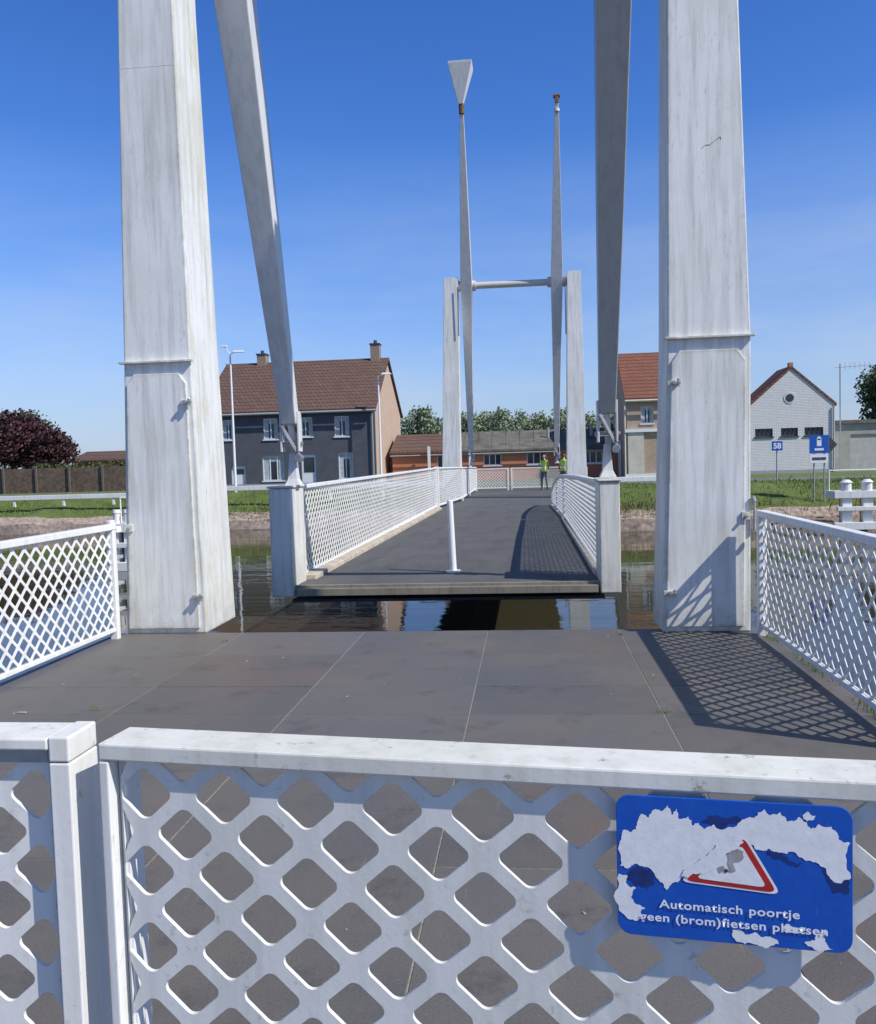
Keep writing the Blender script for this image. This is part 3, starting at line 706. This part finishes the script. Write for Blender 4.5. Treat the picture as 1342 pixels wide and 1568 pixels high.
def screen():
    e=empty("wooden_fence");m=M();x=-42
    while x<-22.5:
        w_=random.uniform(.10,.14);m.box(x,x+w_,57.5,57.53,.1,1.85+random.uniform(-.04,.04));x+=w_+.012
    m.obj("slats",simple("weathered_wood",(.13,.095,.07),.95,.5,5),e)
    m=M();x=-41
    while x<-22.5: m.box(x-.06,x+.06,57.36,57.48,.0,2.0);x+=2.4
    m.box(-42,-22.5,57.54,57.58,1.5,1.6);m.obj("posts",simple("fence_post",(.12,.10,.08),.95,.3,5),e)
screen()
# ------------------------------------------------------------------ foliage
def crown(name,centers,leaf,n,mat,parent=None):
    m=M();tot=sum(r[0]*r[1]*r[2] for _,r in centers)
    for c,r in centers:
        k=int(n*(r[0]*r[1]*r[2])/tot)
        for i in range(k):
            d=Vector((random.gauss(0,1),random.gauss(0,1),random.gauss(0,1))).normalized()
            q=random.random()**.45
            sc_=1+.28*noise.noise(Vector((d.x*2.3+c[0],d.y*2.3+c[1],d.z*2.3+c[2])))
            p=Vector((c[0]+d.x*r[0]*q*sc_,c[1]+d.y*r[1]*q*sc_,c[2]+d.z*r[2]*q*sc_))
            if noise.noise(p*(1.3/max(leaf*5,.4)))<-.28: continue
            a=Vector((random.gauss(0,1),random.gauss(0,1),random.gauss(0,1))).normalized();b=a.orthogonal().normalized();c2=a.cross(b)
            s=leaf*random.uniform(.5,1.2)
            m.add([p+b*s,p+c2*s*.6,p-b*s,p-c2*s*.6],[(0,1,2,3)])
    return m.obj(name,mat,parent,fix=False)
BARK=simple("bark",(.09,.07,.05),.95,.4,6,bmp=.4)
def tree(name,x,y,z0,h,r,mat,leaf=.14,n=9000,trunk=.28,squash=1.0):
    e=empty(name);m=M();m.cyl((x,y,z0-.2),(x+.05,y,z0+h*.45),trunk/2*1.1,10,0,trunk/3)
    cs=[]
    for i in range(11):
        a=random.uniform(0,6.28);rr_=r*random.uniform(.25,.62);zz=z0+h*random.uniform(.38,.85)
        c=(x+math.cos(a)*rr_,y+math.sin(a)*rr_,zz);q=r*random.uniform(.32,.52)
        cs.append((c,(q,q,q*.85*squash)));m.cyl((x,y,z0+h*random.uniform(.25,.45)),c,trunk/5,6,0,.02)
    cs.append(((x,y,z0+h*.62),(r*.6,r*.6,h*.36)))
    m.obj("trunk",BARK,e);crown("crown",cs,leaf,n,mat,e);return e
PURP=leafm("copper_leaves",(.030,.010,.014),(.085,.028,.032))
GRN=leafm("green_leaves",(.040,.065,.018),(.11,.15,.045))
PALE=leafm("willow_leaves",(.14,.19,.10),(.30,.35,.22),dk=.15)
tree("copper_beech_tree",-41.2,67,.1,6.6,4.3,PURP,.17,15000)
tree("copper_beech_tree",-37.6,66,.1,5.4,2.6,PURP,.16,8000)
tree("garden_tree",-44.5,72,.1,6.9,3.2,GRN,.18,7000)
tree("garden_tree",26.3,68,.1,8.0,2.7,GRN,.16,9000)
tree("garden_tree",28.5,72,.1,9,3,GRN,.16,6000)
cs=[]
x=-30
while x<24:
    h=random.uniform(7.4,9.4);yy=random.uniform(112,140);r=random.uniform(1.5,2.4)
    cs.append(((x,yy,h*.45),(r,r,h*.47)));cs.append(((x+random.uniform(-1,1),yy,h*.8),(r*.65,r*.65,h*.17)));x+=random.uniform(.6,1.4)
crown("distant_trees",cs,.26,95000,PALE)
cs=[]
for i in range(60):
    cs.append(((random.uniform(-300,300),random.uniform(260,420),2),(random.uniform(6,14),6,random.uniform(2,4.5))))
crown("distant_hedgerow",cs,.9,16000,GRN)
cs=[((x_,58.6,1.5),(1.1,.5,.75)) for x_ in [-34+i*1.3 for i in range(9)]]
crown("hedge",cs,.10,8000,GRN)
# ------------------------------------------------------------------ street lamps
def lamp(x,y,h,heads=2):
    e=empty("street_lamp");m=M();m.cyl((x,y,0),(x,y,h),.085,12,0,.05)
    m.cyl((x,y,h),(x+.35,y-.2,h+.12),.03,8);m.cyl((x,y,h-.7),(x-.3,y,h-.5),.02,8)
    m.loft([(h+.08,x+.25,x+.95,y-.32,y-.08),(h+.2,x+.32,x+.8,y-.28,y-.12)],1)
    if heads>1: m.loft([(h+.45,x-.55,x-.15,y-.1,y+.1),(h+.55,x-.5,x-.2,y-.08,y+.08)],1);m.cyl((x,y,h),(x-.3,y,h+.46),.025,8)
    m.obj("lamp_post",[FRAME,FRAME],e,.01)
lamp(-17.1,50,8.1);lamp(-9.6,57,7.2,1)
m=M();e=empty("antenna_mast");m.cyl((19.9,58.5,0),(19.9,58.5,7.0),.04,8)
m.beam((19.6,58.5,6.75),(21.9,58.5,6.85),.03)
for i in range(6): m.beam((20.2+i*.3,58.5,6.6),(20.2+i*.3,58.5,7.05),.02)
m.obj("mast",GREYP,e)
# ------------------------------------------------------------------ signs on the bank
SB=simple("sign_plate_blue",(.01,.09,.42),.4,.05,5)
e=empty("waterway_sign");m=M();m.cyl((12.07,44.2,-.2),(12.07,44.2,1.6),.035,8,2);m.box(11.82,12.32,44.12,44.15,1.6,2.05,0);m.obj("board",[SB,FRAME,GREYP],e)
def wtext(body,x,z,y,size,parent,mat):
    cu=bpy.data.curves.new("t",'FONT');cu.body=body;cu.size=size;cu.align_x='CENTER';cu.offset=.01
    ob=bpy.data.objects.new("t",cu);COL.objects.link(ob);dg=bpy.context.evaluated_depsgraph_get()
    me=bpy.data.meshes.new_from_object(ob.evaluated_get(dg));bpy.data.objects.remove(ob)
    for v_ in me.vertices: v_.co=Vector((x+v_.co.x,y,z+v_.co.y))
    me.materials.clear();me.materials.append(mat);o=bpy.data.objects.new("digits",me);COL.objects.link(o);o.parent=parent
wtext("58",12.07,1.70,44.115,.38,e,WTXT)
e=empty("mooring_sign");m=M();y=41.6
m.cyl((13.0,y,-1.3),(13.0,y,2.1),.035,8,2);m.cyl((13.45,y,-1.3),(13.45,y,2.1),.035,8,2)
m.box(12.78,13.62,y-.08,y-.05,1.42,2.25,0);m.box(12.80,13.60,y-.08,y-.05,.98,1.38,1)
m.box(13.10,13.30,y-.09,y-.081,1.75,2.08,1);m.cyl((13.2,y-.09,2.1),(13.2,y-.081,2.1),.09,12,1);m.box(13.0,13.4,y-.09,y-.081,1.55,1.65,1)
m.box(12.9,13.5,y-.09,y-.081,1.12,1.24,3)
m.add([(13.64,y-.07,1.4),(13.64,y-.07,2.2),(14.0,y-.07,1.8)],[(0,1,2)],3)
m.obj("board",[SB,FRAME,GREYP,UNDER],e)
def dolphin(x,y,zt,s=1.0):
    e=empty("mooring_platform");m=M()
    m.box(x-1.4*s,x+1.4*s,y-.6,y+.6,zt-.72,zt-.42,0)
    for dx in (-.85,.0,.85):
        m.cyl((x+dx*s,y-.35,zt-.42),(x+dx*s,y-.35,zt-.06),.17*s+.04,16,0);m.cyl((x+dx*s,y-.35,zt-.06),(x+dx*s,y-.35,zt+.06),.23*s+.04,16,0,.12)
        m.box(x+dx*s-.2*s,x+dx*s+.2*s,y-.5,y-.2,zt-1.75,zt-.72,0)
        m.cyl((x+dx*s,y,-3.5),(x+dx*s,y,zt-.74),.16,12,1)
    m.box(x-1.45*s,x+1.45*s,y-.78,y-.5,zt-2.05,zt-1.75,0)
    m.box(x-1.3*s,x+1.3*s,y-.70,y-.52,zt-1.25,zt-1.08,0)
    m.cyl((x-1.3*s,y+.4,zt-.42),(x-1.3*s,y+.4,zt+.45),.03,8,0);m.cyl((x+1.3*s,y+.4,zt-.42),(x+1.3*s,y+.4,zt+.45),.03,8,0);m.cyl((x-1.3*s,y+.4,zt+.45),(x+1.3*s,y+.4,zt+.45),.03,8,0)
    m.obj("deck_and_piles",[WRAIL,CONC],e,.02)
dolphin(14.3,39.2,.22,1.0);dolphin(-13.9,29.5,.15,.45)
# ------------------------------------------------------------------ people
def person(name,loc,rot,top,sleeve,legs,hair,armpose=0):
    P=Vector;E=[];V=[];R=[]
    def add(p,r,par=None):
        V.append(p);R.append(r)
        if par is not None: E.append((par,len(V)-1))
        return len(V)-1
    pel=add((0,0,.95),.135);bel=add((0,0,1.10),.125,pel);ch=add((0,0,1.30),.15,bel);nb=add((0,-.01,1.45),.075,ch);nk=add((0,.0,1.53),.052,nb);hd=add((0,.01,1.58),.05,nk)
    for s in (-1,1):
        sh=add((s*.17,0,1.40),.065,ch)
        if armpose and s==1:
            el=add((s*.26,.10,1.15),.045,sh);wr=add((s*.18,.33,1.18),.028,el);pa=add((s*.16,.41,1.19),.032,wr);fd=P((-.0,1,0))
        else:
            el=add((s*.24,-.02,1.13),.045,sh);wr=add((s*.24,.06,.89),.028,el);pa=add((s*.235,.08,.82),.032,wr);fd=P((0,.15,-1))
        for k in range(4):
            b=P(V[pa])+P(((k-1.5)*.012,(k-1.5)*.012,0));i1=add(tuple(b+fd*.045),.009,pa);add(tuple(b+fd*(.08-.006*abs(k-1.3))+P((0,.01,0))),.008,i1)
        add(tuple(P(V[pa])+P((-s*.035,.03,-.02))),.010,pa)
        hp=add((s*.09,0,.87),.095,pel);kn=add((s*.11,.03+.03*s,.49),.062,hp);an=add((s*.12,-.02+.05*s,.10),.042,kn);hl=add((s*.12,-.03+.05*s,.05),.045,an);add((s*.135,.13+.05*s,.035),.035,hl)
    me=bpy.data.meshes.new("body");me.from_pydata(V,E,[]);ob=bpy.data.objects.new("body",me);COL.objects.link(ob)
    ob.modifiers.new("skin",'SKIN');ss=ob.modifiers.new("sub",'SUBSURF');ss.levels=2;ss.render_levels=2
    for i,sv in enumerate(me.skin_vertices[0].data): sv.radius=(R[i],R[i]*(.8 if i in (pel,bel,ch) else 1));sv.use_root=(i==0)
    dg=bpy.context.evaluated_depsgraph_get();nm=bpy.data.meshes.new_from_object(ob.evaluated_get(dg));bpy.data.objects.remove(ob)
    T_=Matrix.Translation(loc)@Matrix.Rotation(rot,4,'Z')
    SK=simple("skin",(.50,.30,.21),.6,.1,5);SHOE=simple("shoe",(.03,.03,.03),.6)
    TAPE=simple("reflective_tape",(.75,.75,.75),.3)
    for m_ in (SK,top,sleeve,legs,SHOE,TAPE): nm.materials.append(m_)
    for p in nm.polygons:
        c=p.center;p.use_smooth=True
        arm=abs(c.x)>.195 or c.y>.16
        if c.z<.09: i=4
        elif c.z<.92 and not (abs(c.x)>.185): i=3
        elif arm: i=2 if c.z>1.0 else 0
        elif c.z>1.49: i=0
        else: i=5 if (1.07<c.z<1.115 or 1.22<c.z<1.26) else 1
        p.material_index=i
    nm.transform(T_)
    e=empty(name);o=bpy.data.objects.new("body",nm);COL.objects.link(o);o.parent=e
    bm=bmesh.new();bmesh.ops.create_uvsphere(bm,u_segments=24,v_segments=18,radius=1)
    for v_ in bm.verts:
        x,y,z=v_.co
        w_=1-.22*max(0,-z)**1.2;v_.co=Vector((x*.076*w_,y*.096*(1-.12*max(0,-z)),z*.118))
        if y>.9 and abs(x)<.2 and -.35<z<.12: v_.co.y+=.018
        if abs(x)>.93 and abs(z)<.25: v_.co.x*=1.12
    hm=bpy.data.meshes.new("head");bm.to_mesh(hm);bm.free();hm.materials.append(SK);hm.materials.append(hair)
    for p in hm.polygons:
        p.use_smooth=True;c=p.center
        if c.z>.045 or (c.y<.0 and c.z>-.05): p.material_index=1
    hm.transform(T_@Matrix.Translation((0,.015,1.655)))
    hh=bpy.data.objects.new("head",hm);COL.objects.link(hh);hh.parent=e
    return e
HV=simple("hi_vis_yellow",(.55,.75,.05),.7,.1,8);JE=simple("denim",(.12,.14,.18),.9,.2,10);DKS=simple("dark_sweater",(.05,.06,.08),.9,.2,10);HR=simple("brown_hair",(.10,.06,.035),.8,.3,30);ORG=simple("orange_jacket",(.6,.16,.03),.7,.1,10)
person("worker",(.80,43.3,0),2.6,HV,DKS,JE,HR,1)
person("worker",(1.75,43.2,0),-.5,HV,ORG,JE,HR,0)
